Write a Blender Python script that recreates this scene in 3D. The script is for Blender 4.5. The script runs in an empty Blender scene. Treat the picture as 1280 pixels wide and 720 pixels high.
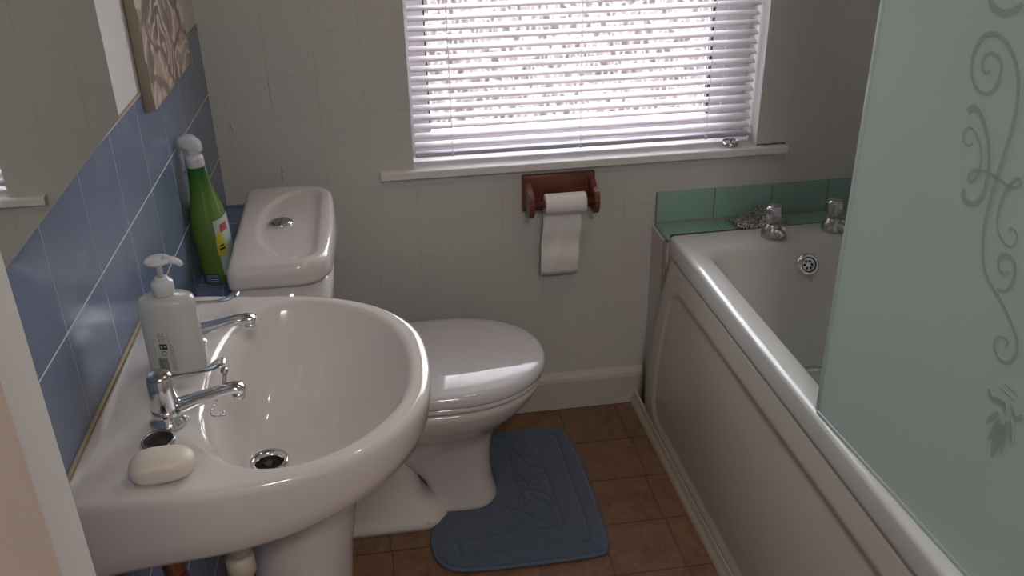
import bpy, bmesh, math, random
from mathutils import Vector, Matrix, noise
random.seed(7)
PI = math.pi
scene = bpy.context.scene
COL = scene.collection

# ------------------------------------------------------------------ camera
cam = bpy.data.cameras.new('camera')
cam.sensor_fit = 'HORIZONTAL'; cam.sensor_width = 36.0
cam.lens = 1168.31 / 1280 * 36.0
cam.clip_start = 0.01
co = bpy.data.objects.new('camera', cam); COL.objects.link(co)
yaw, pitch, roll = -0.1452, -0.4771, -0.0192
cyw, syw, cp, sp = math.cos(yaw), math.sin(yaw), math.cos(pitch), math.sin(pitch)
fwd = Vector((-syw * cp, cyw * cp, sp)); right = Vector((cyw, syw, 0)); up = right.cross(fwd)
cr, sr = math.cos(roll), math.sin(roll)
r2 = right * cr + up * sr; u2 = -right * sr + up * cr
co.matrix_world = Matrix(((r2.x, u2.x, -fwd.x, .357), (r2.y, u2.y, -fwd.y, -2.0874), (r2.z, u2.z, -fwd.z, 1.4664), (0, 0, 0, 1)))
scene.camera = co

# ------------------------------------------------------------------ light and exposure
scene.view_settings.view_transform = 'Standard'
scene.view_settings.look = 'None'
scene.view_settings.exposure = 0.18
scene.view_settings.gamma = 1.0
scene.view_settings.use_curve_mapping = False
W = bpy.data.worlds.new('daylight'); scene.world = W; W.use_nodes = True
W.node_tree.nodes['Background'].inputs[0].default_value = (.86, .93, 1.0, 1)
W.node_tree.nodes['Background'].inputs[1].default_value = 19.0

def area(name, loc, rot, sx, sy, e, c, portal=False):
    l = bpy.data.lights.new(name, 'AREA'); l.shape = 'RECTANGLE'; l.size = sx; l.size_y = sy
    l.energy = e; l.color = c
    o = bpy.data.objects.new(name, l); COL.objects.link(o); o.location = loc; o.rotation_euler = rot
    if portal: l.cycles.is_portal = True
    return o
area('window_sky_portal', (.852, .16, 1.26), (-PI / 2, 0, 0), .84, 1.1, 1, (1, 1, 1), portal=True)
area('hall_ceiling_lamp', (.6, -2.7, 2.25), (0, 0, 0), .35, .35, 15.0, (1, .96, .925))
for lx, ly in ((.75, -.75), (.95, -1.15)):
    l = bpy.data.lights.new('ceiling_spot', 'SPOT'); l.energy = 4.0; l.color = (1, .8, .55); l.shadow_soft_size = .018
    l.spot_size = 2.2; l.spot_blend = .8
    o = bpy.data.objects.new('ceiling_spot', l); COL.objects.link(o); o.location = (lx, ly, 2.22)

# ------------------------------------------------------------------ materials
class NT:
    def __init__(s, name):
        s.m = bpy.data.materials.new(name); s.m.use_nodes = True; s.t = s.m.node_tree
        s.b = s.t.nodes['Principled BSDF']; s.out = s.t.nodes['Material Output']
    def n(s, typ, **kw):
        nd = s.t.nodes.new(typ)
        for k, v in kw.items():
            if k.startswith('i_'):
                key = k[2:]; key = int(key) if key.isdigit() else key.replace('_', ' ')
                nd.inputs[key].default_value = v
            else: setattr(nd, k, v)
        return nd
    def l(s, a, b): s.t.links.new(a, b)
    def set(s, **kw):
        for k, v in kw.items():
            k = k.replace('_', ' ')
            if isinstance(v, bpy.types.NodeSocket): s.l(v, s.b.inputs[k])
            else: s.b.inputs[k].default_value = v
        return s
    def coord(s): return s.n('ShaderNodeTexCoord').outputs['Object']
    def math(s, op, a, b=None, c=None):
        nd = s.n('ShaderNodeMath', operation=op)
        for i, v in enumerate((a, b, c)):
            if v is None: continue
            if isinstance(v, bpy.types.NodeSocket): s.l(v, nd.inputs[i])
            else: nd.inputs[i].default_value = v
        return nd.outputs[0]
    def noise(s, scale, detail=4, rough=.5, vec=None, dist=0):
        nd = s.n('ShaderNodeTexNoise'); nd.inputs['Scale'].default_value = scale; nd.inputs['Detail'].default_value = detail
        nd.inputs['Roughness'].default_value = rough; nd.inputs['Distortion'].default_value = dist
        s.l(vec if vec is not None else s.coord(), nd.inputs['Vector']); return nd.outputs['Fac']
    def mix(s, f, a, b):
        nd = s.n('ShaderNodeMix', data_type='RGBA')
        for i, v in ((0, f), (6, a), (7, b)):
            if isinstance(v, bpy.types.NodeSocket): s.l(v, nd.inputs[i])
            else: nd.inputs[i].default_value = v if i == 0 else (*v[:3], 1)
        return nd.outputs[2]
    def ramp(s, f, lo, hi, a=0.0, b=1.0):
        nd = s.n('ShaderNodeMapRange', clamp=True); s.l(f, nd.inputs[0])
        for i, v in ((1, lo), (2, hi), (3, a), (4, b)): nd.inputs[i].default_value = v
        return nd.outputs[0]
    def bump(s, h, strength=.3, dist=.001):
        nd = s.n('ShaderNodeBump'); nd.inputs['Strength'].default_value = strength; nd.inputs['Distance'].default_value = dist
        s.l(h, nd.inputs['Height']); s.l(nd.outputs[0], s.b.inputs['Normal'])
    def sep(s, vec=None):
        nd = s.n('ShaderNodeSeparateXYZ'); s.l(vec if vec is not None else s.coord(), nd.inputs[0]); return nd.outputs
    def line(s, v, origin, pitch, half):   # 1 on grout lines of a grid
        f = s.math('FRACT', s.math('ADD', s.math('DIVIDE', s.math('SUBTRACT', v, origin), pitch), 100.5))
        d = s.math('MULTIPLY', s.math('ABSOLUTE', s.math('SUBTRACT', f, .5)), pitch)
        return s.ramp(d, half, half * 1.6, 1, 0)

def simple(name, col, rough=.4, metal=0.0, **kw):
    t = NT(name); t.set(Base_Color=(*col, 1), Roughness=rough, Metallic=metal, **kw); return t.m

def mat_paint(name, col, seed=0, grid=True):
    t = NT(name); c = t.coord(); x, y, z = t.sep(c)
    n1 = t.noise(1.8, 5, .6); n2 = t.noise(40, 3)
    base = t.mix(t.ramp(n1, .3, .7), [v * .93 for v in col], [min(1, v * 1.06) for v in col])
    h = t.math('MULTIPLY', n2, .35)
    if grid:
        g = t.math('MAXIMUM', t.line(x, .131, .102, .0012), t.line(z, .302, .092, .0011))
        g = t.math('MULTIPLY', g, t.ramp(t.noise(6, 2), .35, .6))
        base = t.mix(t.math('MULTIPLY', g, .2), base, (.36, .33, .30))
        h = t.math('SUBTRACT', h, t.math('MULTIPLY', g, .5))
    t.set(Base_Color=base, Roughness=.55); t.bump(h, .35, .0012); return t.m

def mat_tile(name, col, ax, o1, p1, o2, p2, grout=(.55, .53, .5), w=.0012, rough=.12, gf1=1.0, gf2=1.0):
    t = NT(name); c = t.coord(); s = t.sep(c); a, b = s['XYZ'.index(ax[0])], s['XYZ'.index(ax[1])]
    g1 = t.math('MULTIPLY', t.line(a, o1, p1, w), gf1); g2 = t.math('MULTIPLY', t.line(b, o2, p2, w), gf2)
    g = t.math('MAXIMUM', g1, g2)
    n = t.noise(3, 3); sm = t.noise(9, 5, .7)
    base = t.mix(t.ramp(n, .3, .7), [v * .9 for v in col], [min(1, v * 1.1) for v in col])
    base = t.mix(t.ramp(sm, .55, .8, 0, .12), base, (.6, .6, .6))
    base = t.mix(g, base, grout)
    r = t.math('ADD', t.math('MULTIPLY', g, .5), t.ramp(sm, .4, .8, rough, rough + .18))
    t.set(Base_Color=base, Roughness=r)
    t.bump(t.math('ADD', t.math('MULTIPLY', g, -1.0), t.math('MULTIPLY', t.noise(5, 2), .6)), .4, .0012); return t.m

M = {}
M['wall'] = mat_paint('painted_wall_tiles', (.565, .555, .535))
M['paint'] = mat_paint('white_wall_paint', (.62, .59, .57), grid=False)
M['white'] = mat_paint('white_gloss_paint', (.74, .72, .71), grid=False)
M['skirt'] = mat_paint('dull_skirting_paint', (.50, .47, .44), grid=False)
M['ceiling'] = simple('ceiling_paint', (.75, .74, .72), .8)
M['hall'] = simple('hall_wall_paint', (.52, .42, .36), .7)
M['blue'] = mat_tile('blue_glazed_tiles', (.145, .185, .28), 'YZ', -.2623, .158, 1.0632, .147, grout=(.62, .62, .62), w=.0010, gf1=.28)
M['blue_far'] = mat_tile('blue_glazed_tiles_ledge', (.135, .185, .34), 'XY', -.1, .15, -.1, .15, grout=(.5, .5, .5), w=.001, gf1=.4, gf2=.4)
M['green'] = mat_tile('green_glazed_tiles', (.26, .43, .375), 'XZ', 1.0283, .15, .5, .5, grout=(.22, .19, .14), w=.0014, gf2=0)
M['green_top'] = mat_tile('green_glazed_tiles_ledge', (.26, .43, .375), 'XY', 1.0283 + .0, .15, 1.0, 5.0, grout=(.25, .2, .15), w=.0012, gf2=0)
M['grout'] = simple('grimy_sealant', (.34, .27, .2), .8)

def mat_ceramic(name, col, rough=.1):
    t = NT(name); n = t.noise(4, 3)
    t.set(Base_Color=t.mix(n, [v * .97 for v in col], col), Roughness=rough, Coat_Weight=.35, Coat_Roughness=.04); t.bump(t.noise(12, 1), .04, .002); return t.m
M['ceramic'] = mat_ceramic('white_vitreous_china', (.66, .61, .59))
M['lid'] = mat_ceramic('white_plastic_seat', (.64, .625, .63), .055)
M['bath'] = mat_ceramic('white_bath_acrylic', (.62, .625, .60), .2)
M['panel'] = mat_ceramic('cream_bath_panel', (.55, .51, .43), .3)
def mat_chrome(name, col=(.78, .79, .82), rough=.07):
    t = NT(name); t.set(Base_Color=(*col, 1), Metallic=1.0, Roughness=t.ramp(t.noise(60, 3), .4, .8, rough, rough + .10)); return t.m
M['chrome'] = mat_chrome('chrome')
M['chrome_dull'] = mat_chrome('dull_chrome', (.5, .5, .5), .22)
M['black'] = simple('black_rubber_and_hole_shade', (.02, .018, .016), .5)  # also colours in the shade inside the drain and overflow holes
M['dark_ink'] = simple('black_print', (.03, .03, .03), .5)

def mat_floor():
    t = NT('brown_stone_effect_vinyl'); c = t.coord()
    x, y, z = t.sep(c)
    row = t.math('FLOOR', t.math('DIVIDE', t.math('ADD', y, .018), .1565))
    xs = t.math('ADD', x, t.math('MULTIPLY', t.math('FRACT', t.math('MULTIPLY', row, .377)), .010))
    colm = t.math('FLOOR', t.math('DIVIDE', t.math('SUBTRACT', xs, .943), .1565))
    cb = t.n('ShaderNodeCombineXYZ'); t.l(row, cb.inputs[0]); t.l(colm, cb.inputs[1])
    wn = t.n('ShaderNodeTexWhiteNoise', noise_dimensions='2D'); t.l(cb.outputs[0], wn.inputs['Vector'])
    n1 = t.noise(16, 8, .72); n2 = t.noise(75, 6, .8)
    a = t.mix(t.ramp(n1, .3, .7), (.085, .043, .024), (.26, .145, .082))
    a = t.mix(t.math('MULTIPLY', wn.outputs[0], .5), a, (.21, .10, .055))
    a = t.mix(t.ramp(n2, .52, .72, 0, .6), a, (.32, .22, .15))
    g = t.math('MAXIMUM', t.math('MULTIPLY', t.line(xs, .943, .1565, .0014), .7), t.line(y, -.018, .1565, .0014))
    a = t.mix(t.math('MULTIPLY', g, .75), a, (.035, .020, .012))
    t.set(Base_Color=a, Roughness=t.ramp(n1, .3, .7, .38, .6)); t.bump(t.math('SUBTRACT', t.math('MULTIPLY', n2, .5), g), .4, .0012); return t.m
M['floor'] = mat_floor()

def mat_wood():
    t = NT('dark_red_stained_wood'); c = t.coord(); mp = t.n('ShaderNodeMapping'); mp.inputs['Scale'].default_value = (4, 40, 60)
    t.l(c, mp.inputs[0]); n = t.noise(3, 5, .6, mp.outputs[0], .5)
    t.set(Base_Color=t.mix(t.ramp(n, .3, .7), (.105, .03, .02), (.21, .07, .042)), Roughness=.32); t.bump(n, .2, .0005); return t.m
M['wood'] = mat_wood()
def mat_paper():
    t = NT('toilet_tissue'); t.set(Base_Color=(.80, .78, .76, 1), Roughness=.95); t.bump(t.noise(250, 2), .5, .0006); return t.m
M['paper'] = mat_paper()
def mat_mat():
    t = NT('slate_blue_pile'); n = t.noise(420, 3, .7); n2 = t.noise(14, 4)
    t.set(Base_Color=t.mix(t.ramp(n, .3, .7), (.048, .068, .11), (.105, .14, .205)), Roughness=.95, Sheen_Weight=.3, Sheen_Roughness=.5)
    t.bump(t.math('ADD', n, t.math('MULTIPLY', n2, .4)), .7, .0016); return t.m
M['mat'] = mat_mat()
def mat_canvas():
    t = NT('brown_and_cream_print'); c = t.coord()
    nd = t.n('ShaderNodeTexNoise'); nd.inputs['Scale'].default_value = 7; nd.inputs['Detail'].default_value = 3; t.l(c, nd.inputs['Vector'])
    vm = t.n('ShaderNodeVectorMath', operation='MULTIPLY_ADD'); t.l(nd.outputs['Color'], vm.inputs[0]); vm.inputs[1].default_value = (.16, .16, .16); t.l(c, vm.inputs[2])
    wv = t.n('ShaderNodeTexVoronoi', feature='DISTANCE_TO_EDGE'); wv.inputs['Scale'].default_value = 7; t.l(vm.outputs[0], wv.inputs['Vector'])
    v2 = t.n('ShaderNodeTexVoronoi'); v2.inputs['Scale'].default_value = 7; t.l(vm.outputs[0], v2.inputs['Vector'])
    rings = t.math('SINE', t.math('MULTIPLY', v2.outputs['Distance'], 34))
    a = t.mix(t.ramp(nd.outputs['Fac'], .4, .6), (.13, .075, .05), (.36, .27, .20))
    a = t.mix(t.ramp(rings, .2, .9), a, (.50, .43, .34))
    a = t.mix(t.ramp(wv.outputs['Distance'], .03, .07, .8, 0), a, (.12, .07, .045))
    t.set(Base_Color=a, Roughness=.6); return t.m
M['canvas'] = mat_canvas()
M['canvas_side'] = simple('raw_edge_board', (.30, .25, .19), .7)
M['mirror'] = simple('mirror_silver', (.86, .91, .87), .012, 1.0)
M['mirror_edge'] = simple('mirror_worn_edge', (.06, .05, .04), .6)

def mat_slat():
    t = NT('white_blind_slat'); d = t.n('ShaderNodeBsdfPrincipled'); t.b.inputs['Base Color'].default_value = (.82, .78, .80, 1); t.b.inputs['Roughness'].default_value = .35
    tr = t.n('ShaderNodeBsdfTranslucent'); tr.inputs[0].default_value = (.9, .82, .86, 1)
    mx = t.n('ShaderNodeMixShader'); mx.inputs[0].default_value = .30
    t.l(t.b.outputs[0], mx.inputs[1]); t.l(tr.outputs[0], mx.inputs[2]); t.l(mx.outputs[0], t.out.inputs[0]); return t.m
M['slat'] = mat_slat()
M['upvc'] = simple('white_upvc', (.80, .79, .82), .3)
def mat_pane():
    t = NT('obscured_leaf_pattern_glass'); c = t.coord()
    v = t.n('ShaderNodeTexVoronoi', feature='DISTANCE_TO_EDGE'); v.inputs['Scale'].default_value = 60
    mp = t.n('ShaderNodeMapping'); mp.inputs['Rotation'].default_value = (0, .6, 0); mp.inputs['Scale'].default_value = (1, 1, .45); t.l(c, mp.inputs[0])
    n = t.n('ShaderNodeTexNoise'); n.inputs['Scale'].default_value = 30; t.l(mp.outputs[0], n.inputs['Vector'])
    vm = t.n('ShaderNodeVectorMath', operation='MULTIPLY_ADD'); t.l(n.outputs['Color'], vm.inputs[0]); vm.inputs[1].default_value = (.03, .03, .03); t.l(mp.outputs[0], vm.inputs[2])
    t.l(vm.outputs[0], v.inputs['Vector'])
    f = t.ramp(v.outputs['Distance'], .03, .2)
    tp = t.n('ShaderNodeBsdfTransparent'); t.l(t.mix(f, (.92, .91, .91), (.58, .56, .56)), tp.inputs[0])
    tr = t.n('ShaderNodeBsdfTranslucent'); tr.inputs[0].default_value = (.9, .88, .88, 1)
    m1 = t.n('ShaderNodeMixShader'); t.l(t.ramp(f, 0, 1, .07, .012), m1.inputs[0]); t.l(tp.outputs[0], m1.inputs[1]); t.l(tr.outputs[0], m1.inputs[2])
    gl = t.n('ShaderNodeBsdfGlossy'); gl.inputs['Roughness'].default_value = .1
    m2 = t.n('ShaderNodeMixShader'); m2.inputs[0].default_value = .05; t.l(m1.outputs[0], m2.inputs[1]); t.l(gl.outputs[0], m2.inputs[2])
    t.l(m2.outputs[0], t.out.inputs[0]); return t.m
M['pane'] = mat_pane()
def mat_frost(name, col, tf, tcol, rough=.25):
    t = NT(name)
    t.set(Base_Color=(*col, 1), Roughness=rough)
    tr = t.n('ShaderNodeBsdfTranslucent'); tr.inputs[0].default_value = (*tcol, 1)
    m1 = t.n('ShaderNodeMixShader'); m1.inputs[0].default_value = .42; t.l(t.b.outputs[0], m1.inputs[1]); t.l(tr.outputs[0], m1.inputs[2])
    tp = t.n('ShaderNodeBsdfTransparent'); tp.inputs[0].default_value = (.75, .85, .8, 1)
    m2 = t.n('ShaderNodeMixShader'); m2.inputs[0].default_value = tf; t.l(m1.outputs[0], m2.inputs[1]); t.l(tp.outputs[0], m2.inputs[2])
    t.l(m2.outputs[0], t.out.inputs[0]); return t.m
M['frost'] = mat_frost('frosted_green_glass', (.72, .82, .775), .06, (.86, .95, .90))
M['etch'] = mat_frost('etched_clear_motif', (.52, .62, .60), .12, (.66, .76, .74))
M['glass_edge'] = mat_frost('glass_edge_highlight', (.74, .80, .78), .03, (.85, .92, .9), .06)  # pale tone carries the highlight along the glass edge
M['soap'] = simple('white_soap', (.68, .62, .55), .45, Subsurface_Weight=.15)
def mat_bottle(name, col, tcol, trans=.35, rough=.25):
    t = NT(name); t.set(Base_Color=(*col, 1), Roughness=rough, Coat_Weight=.3)
    tr = t.n('ShaderNodeBsdfTranslucent'); tr.inputs[0].default_value = (*tcol, 1)
    m1 = t.n('ShaderNodeMixShader'); m1.inputs[0].default_value = trans; t.l(t.b.outputs[0], m1.inputs[1]); t.l(tr.outputs[0], m1.inputs[2]); t.l(m1.outputs[0], t.out.inputs[0]); return t.m
M['soap_bottle'] = mat_bottle('milky_clear_plastic', (.58, .58, .55), (.8, .8, .76))
M['pump'] = mat_bottle('clear_pump_plastic', (.76, .76, .80), (.8, .8, .82), .3, .15)
def mat_green_bottle():
    t = NT('green_liquid_plastic'); x, y, z = t.sep()
    f = t.ramp(t.noise(6, 2), .35, .65)
    t.set(Base_Color=t.mix(t.ramp(z, .13, .19), t.mix(f, (.15, .26, .05), (.20, .33, .07)), (.02, .12, .02)), Roughness=.2, Coat_Weight=.4)
    tr = t.n('ShaderNodeBsdfTranslucent'); tr.inputs[0].default_value = (.2, .5, .06, 1)
    m1 = t.n('ShaderNodeMixShader'); m1.inputs[0].default_value = .35; t.l(t.b.outputs[0], m1.inputs[1]); t.l(tr.outputs[0], m1.inputs[2]); t.l(m1.outputs[0], t.out.inputs[0])
    t.l(t.b.outputs[0], m1.inputs[1]); return t.m
M['green_bottle'] = mat_green_bottle()
M['yellow'] = simple('yellow_label', (.55, .48, .05), .4)
M['label_white'] = simple('white_label', (.42, .50, .45), .4)
M['label_blue'] = simple('blue_label', (.03, .06, .19), .4)
M['label_red'] = simple('red_label', (.38, .04, .05), .4)
def mat_scour():
    t = NT('silver_scouring_mesh'); n = t.noise(300, 2, .8)
    t.set(Base_Color=t.mix(t.ramp(n, .46, .58), (.03, .03, .03), (.8, .8, .8)), Metallic=.45, Roughness=.4); t.bump(n, 1, .003); return t.m
M['scour'] = mat_scour()
def mat_brick():
    t = NT('garden_brick'); b = t.n('ShaderNodeTexBrick'); b.inputs['Scale'].default_value = 5
    b.inputs['Color1'].default_value = (.075, .052, .055, 1); b.inputs['Color2'].default_value = (.095, .066, .066, 1); b.inputs['Mortar'].default_value = (.11, .10, .095, 1)
    mp = t.n('ShaderNodeMapping'); mp.inputs['Rotation'].default_value = (PI / 2, 0, 0); t.l(t.coord(), mp.inputs[0]); t.l(mp.outputs[0], b.inputs[0]); t.set(Base_Color=b.outputs[0], Roughness=.9); return t.m
M['brick'] = mat_brick()
def mat_grass():
    t = NT('lawn'); t.set(Base_Color=t.mix(t.noise(30, 5, .7), (.035, .038, .022), (.055, .055, .036)), Roughness=.95); return t.m
M['grass'] = mat_grass()
M['pipe'] = simple('cream_plastic_pipe', (.52, .46, .38), .4)
M['copper'] = simple('dull_copper', (.35, .15, .09), .35, .8)
M['wax'] = simple('white_wax', (.8, .8, .8), .5)

# ------------------------------------------------------------------ helpers
def link(name, me, mat=None, parent=None, smooth=False, loc=None, rot=None):
    if mat is not None and not me.materials: me.materials.append(mat)
    if smooth:
        for p in me.polygons: p.use_smooth = True
    o = bpy.data.objects.new(name, me); COL.objects.link(o)
    if parent: o.parent = parent
    if loc: o.location = loc
    if rot: o.rotation_euler = rot
    return o
def raw(name, vs, fs, mat, parent=None, smooth=True, loc=None, rot=None):
    me = bpy.data.meshes.new(name); me.from_pydata([tuple(v) for v in vs], [], fs); me.update()
    bm = bmesh.new(); bm.from_mesh(me); bmesh.ops.recalc_face_normals(bm, faces=bm.faces); bm.to_mesh(me); bm.free()
    return link(name, me, mat, parent, smooth, loc, rot)
def loft(rings, cap0=True, cap1=True, closed=True):
    n = len(rings[0]); vs = [v for r in rings for v in r]; fs = []
    for i in range(len(rings) - 1):
        for j in range(n if closed else n - 1):
            k = (j + 1) % n; fs.append((i * n + j, i * n + k, (i + 1) * n + k, (i + 1) * n + j))
    if cap0: fs.append(tuple(range(n)))
    if cap1: fs.append(tuple((len(rings) - 1) * n + j for j in range(n)))
    return vs, fs
def join(*vf):
    V, F = [], []
    for vs, fs in vf:
        o = len(V); V += list(vs); F += [tuple(i + o for i in f) for f in fs]
    return V, F
def lathe(prof, c=(0, 0, 0), n=40, sx=1, sy=1, axis='Z', cap0=True, cap1=True):
    rings = []
    for r, h in prof:
        ring = []
        for j in range(n):
            a = 2 * PI * j / n; p = (r * math.cos(a) * sx, r * math.sin(a) * sy, h)
            if axis == 'X': p = (p[2], p[0], p[1])
            elif axis == 'Y': p = (p[0], p[2], p[1])
            ring.append((c[0] + p[0], c[1] + p[1], c[2] + p[2]))
        rings.append(ring)
    return loft(rings, cap0, cap1)
def tube(pts, r, n=12, cap=True, flat=1.0):
    pts = [Vector(p) for p in pts]; rr = r if isinstance(r, (list, tuple)) else [r] * len(pts); rings = []
    ref = None
    for i, p in enumerate(pts):
        d = (pts[min(i + 1, len(pts) - 1)] - pts[max(i - 1, 0)]).normalized()
        if ref is None: ref = Vector((0, 0, 1)) if abs(d.z) < .9 else Vector((1, 0, 0))
        a = d.cross(ref).normalized(); b = a.cross(d).normalized(); ref = b
        rings.append([p + a * math.cos(2 * PI * j / n) * rr[i] + b * math.sin(2 * PI * j / n) * rr[i] * flat for j in range(n)])
    return loft(rings, cap, cap)
def smoothpath(pts, k=6):
    P = [Vector(p) for p in pts]; P = [P[0] * 2 - P[1]] + P + [P[-1] * 2 - P[-2]]; out = []
    for i in range(1, len(P) - 2):
        for s in range(k):
            t = s / k; a, b, c, d = P[i - 1:i + 3]
            out.append(.5 * ((2 * b) + (c - a) * t + (2 * a - 5 * b + 4 * c - d) * t * t + (-a + 3 * b - 3 * c + d) * t ** 3))
    out.append(P[-2]); return out
def box(name, x0, x1, y0, y1, z0, z1, mat, parent=None, bev=.0, loc=None, rot=None, seg=2):
    bm = bmesh.new(); bmesh.ops.create_cube(bm, size=1)
    for v in bm.verts: v.co = Vector(((x0 + x1) / 2 + v.co.x * (x1 - x0), (y0 + y1) / 2 + v.co.y * (y1 - y0), (z0 + z1) / 2 + v.co.z * (z1 - z0)))
    if bev: bmesh.ops.bevel(bm, geom=bm.edges[:], offset=bev, segments=seg, affect='EDGES', profile=.5)
    me = bpy.data.meshes.new(name); bm.to_mesh(me); bm.free()
    return link(name, me, mat, parent, bool(bev), loc, rot)
def struct(o): o['kind'] = 'structure'; return o
def tag(o, label, cat, group=None, kind=None):
    o['label'] = label; o['category'] = cat
    if group: o['group'] = group
    if kind: o['kind'] = kind
    return o
def thing(name, label, cat, loc, rz=0, group=None):
    o = bpy.data.objects.new(name, None); COL.objects.link(o); o.empty_display_size = .05
    o.location = loc; o.rotation_euler = (0, 0, rz); return tag(o, label, cat, group)
def copy_tree(o, parent=None):
    c = o.copy(); COL.objects.link(c)
    if parent: c.parent = parent
    for ch in list(o.children): copy_tree(ch, c)
    return c
def cr(vals, t):  # smooth interpolation in a table [(t, v..)]
    for i in range(len(vals) - 1):
        if t <= vals[i + 1][0]:
            a, b = vals[i], vals[i + 1]; f = (t - a[0]) / max(1e-9, b[0] - a[0]); f = f * f * (3 - 2 * f)
            return [x + (y - x) * f for x, y in zip(a[1:], b[1:])]
    return list(vals[-1][1:])
def inpoly(x, y, poly):
    c = False; n = len(poly)
    for i in range(n):
        x1, y1 = poly[i]; x2, y2 = poly[(i + 1) % n]
        if (y1 > y) != (y2 > y) and x < (x2 - x1) * (y - y1) / (y2 - y1) + x1: c = not c
    return c
def rrect(x0, x1, y0, y1, r, z, k=8):
    pts = []
    for cx, cy, a0 in ((x1 - r, y1 - r, 0), (x0 + r, y1 - r, PI / 2), (x0 + r, y0 + r, PI), (x1 - r, y0 + r, 3 * PI / 2)):
        for i in range(k + 1):
            a = a0 + PI / 2 * i / k; pts.append((cx + r * math.cos(a), cy + r * math.sin(a), z))
    return pts

LROT = -.0261   # left wall is slightly out of square
LA = .0261
BROT = .0207    # bath and its wall likewise

# ------------------------------------------------------------------ room shell
YN, ZC, XR = -1.80, 2.30, 1.80
WX0, WX1, WZ0, WZ1 = .4357, 1.275, .7115, 1.80
struct(box('floor', -.9, 2.0, -3.3, .3, -.05, 0, M['floor']))
struct(box('ceiling', -.9, 2.0, -3.3, .3, ZC, ZC + .05, M['ceiling']))
def window_wall():
    parts = [(-.2, WX0, 0, ZC), (WX1, XR + .2, 0, ZC), (WX0, WX1, 0, WZ0 - .012), (WX0, WX1, WZ1, ZC)]
    V, F = [], []
    for x0, x1, z0, z1 in parts:
        o = len(V); V += [(x, y, z) for z in (z0, z1) for y in (0, .26) for x in (x0, x1)]
        F += [tuple(i + o for i in f) for f in ((0, 1, 3, 2), (4, 6, 7, 5), (0, 4, 5, 1), (2, 3, 7, 6), (0, 2, 6, 4), (1, 5, 7, 3))]
    return raw('wall_back', V, F, M['wall'], smooth=False)
struct(window_wall())
struct(box('wall_left', -.2, -.002, -1.9, 0.02, 0, ZC, M['paint'], rot=(0, 0, LROT)))
# blue tiling stands 8 mm proud of the plaster up to 1.063 m
tl = struct(box('trim_blue_tiles', -.003, .0, -1.78, 0.0, 0, 1.0632, M['blue'], rot=(0, 0, LROT), bev=0))
struct(box('trim_tile_top_sealant', -.003, .0006, -.68, -.0, 1.0632, 1.067, M['grout'], rot=(0, 0, LROT)))
struct(box('wall_right', XR, XR + .2, -1.9, .02, 0, ZC, M['paint']))
struct(box('wall_front_left', -.3, .222, YN - .10, YN, 0, ZC, M['paint']))
struct(box('wall_front_right', 1.0, XR + .2, YN - .10, YN, 0, ZC, M['paint']))
struct(box('wall_front_head', .19, 1.03, YN - .10, YN, 2.02, ZC, M['paint']))
jm = struct(box('door_1', .19, .2335, YN - .032, YN + .012, 0, 2.02, M['white'], bev=.004, seg=3)); jm.name = 'trim_door_lining'
struct(box('trim_door_lining_right', .985, 1.03, YN - .10, YN + .012, 0, 2.02, M['white'], bev=.003))
struct(box('wall_hall_left', -.9, -.8, -3.3, YN, 0, ZC, M['hall'])); struct(box('wall_hall_right', 1.9, 2.0, -3.3, YN - .1, 0, ZC, M['hall']))
struct(box('wall_hall_back', -.9, 2.0, -3.4, -3.3, 0, ZC, M['hall']))
struct(box('wall_hall_stub', -.9, .2715, YN - .16, YN - .101, 0, ZC, M['hall']))
struct(box('wall_hall_stub_right', 1.03, 2.0, YN - .16, YN - .10, 0, ZC, M['hall']))

# skirting under the window
def skirting():
    prof = [(0, 0), (-.016, 0), (-.016, .085), (-.013, .095), (-.007, .103), (0, .108)]
    V = [(x, y, z) for x in (.30, 1.015) for y, z in prof]; n = len(prof)
    F = [(i, (i + 1) % n, (i + 1) % n + n, i + n) for i in range(n)] + [tuple(range(n)), tuple(range(n, 2 * n))]
    return raw('baseboard_back', V, F, M['skirt'], smooth=False)
struct(skirting())
# patch of blue tile on the window wall behind the cistern
struct(box('trim_blue_tile_patch', 0, .20, -.004, .0, 0, .655, M['blue_far']))
# tiled pipe boxing behind the cistern
struct(box('trim_pipe_boxing', .0, .064, -.425, -.004, 0, .650, M['blue_far'], rot=(0, 0, LROT)))
# small flake and hairline cracks in the paint
def crack(pts, w, name='trim_wall_crack'):
    L_, R_ = [], []
    for i, (x, z) in enumerate(pts):
        q = w * (.4 + .9 * random.random()) * (0.15 if i in (0, len(pts) - 1) else 1)
        L_.append((x - q, -.0009, z)); R_.append((x + q, -.0009, z))
    n = len(pts); V = L_ + R_; F = [(i, i + 1, n + i + 1, n + i) for i in range(n - 1)]
    V += [(v[0], 0.001, v[2]) for v in V[:2 * n]]
    F += [(i, i + 1, 2 * n + i + 1, 2 * n + i) for i in range(n - 1)] + [(n + i, n + i + 1, 3 * n + i + 1, 3 * n + i) for i in range(n - 1)]
    return struct(raw(name, V, F, M['grout_grey'], smooth=False))
M['grout_grey'] = simple('grey_crack', (.30, .285, .27), .8)
M['crack_dark'] = simple('dark_crack', (.06, .05, .04), .9)
crack([(.131 + random.uniform(-.001, .001), .94 - i * .012) for i in range(6)], .0011)
struct(box('trim_paint_flake', -.0022, .0022, -.0045, -.0005, -.009, .009, M['paint'], bev=.0008, loc=(.041, 0, .841), rot=(0, math.radians(-14), 0)))
crack([(.133 + random.uniform(-.001, .001), .74 - i * .010) for i in range(5)], .0011)

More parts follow.
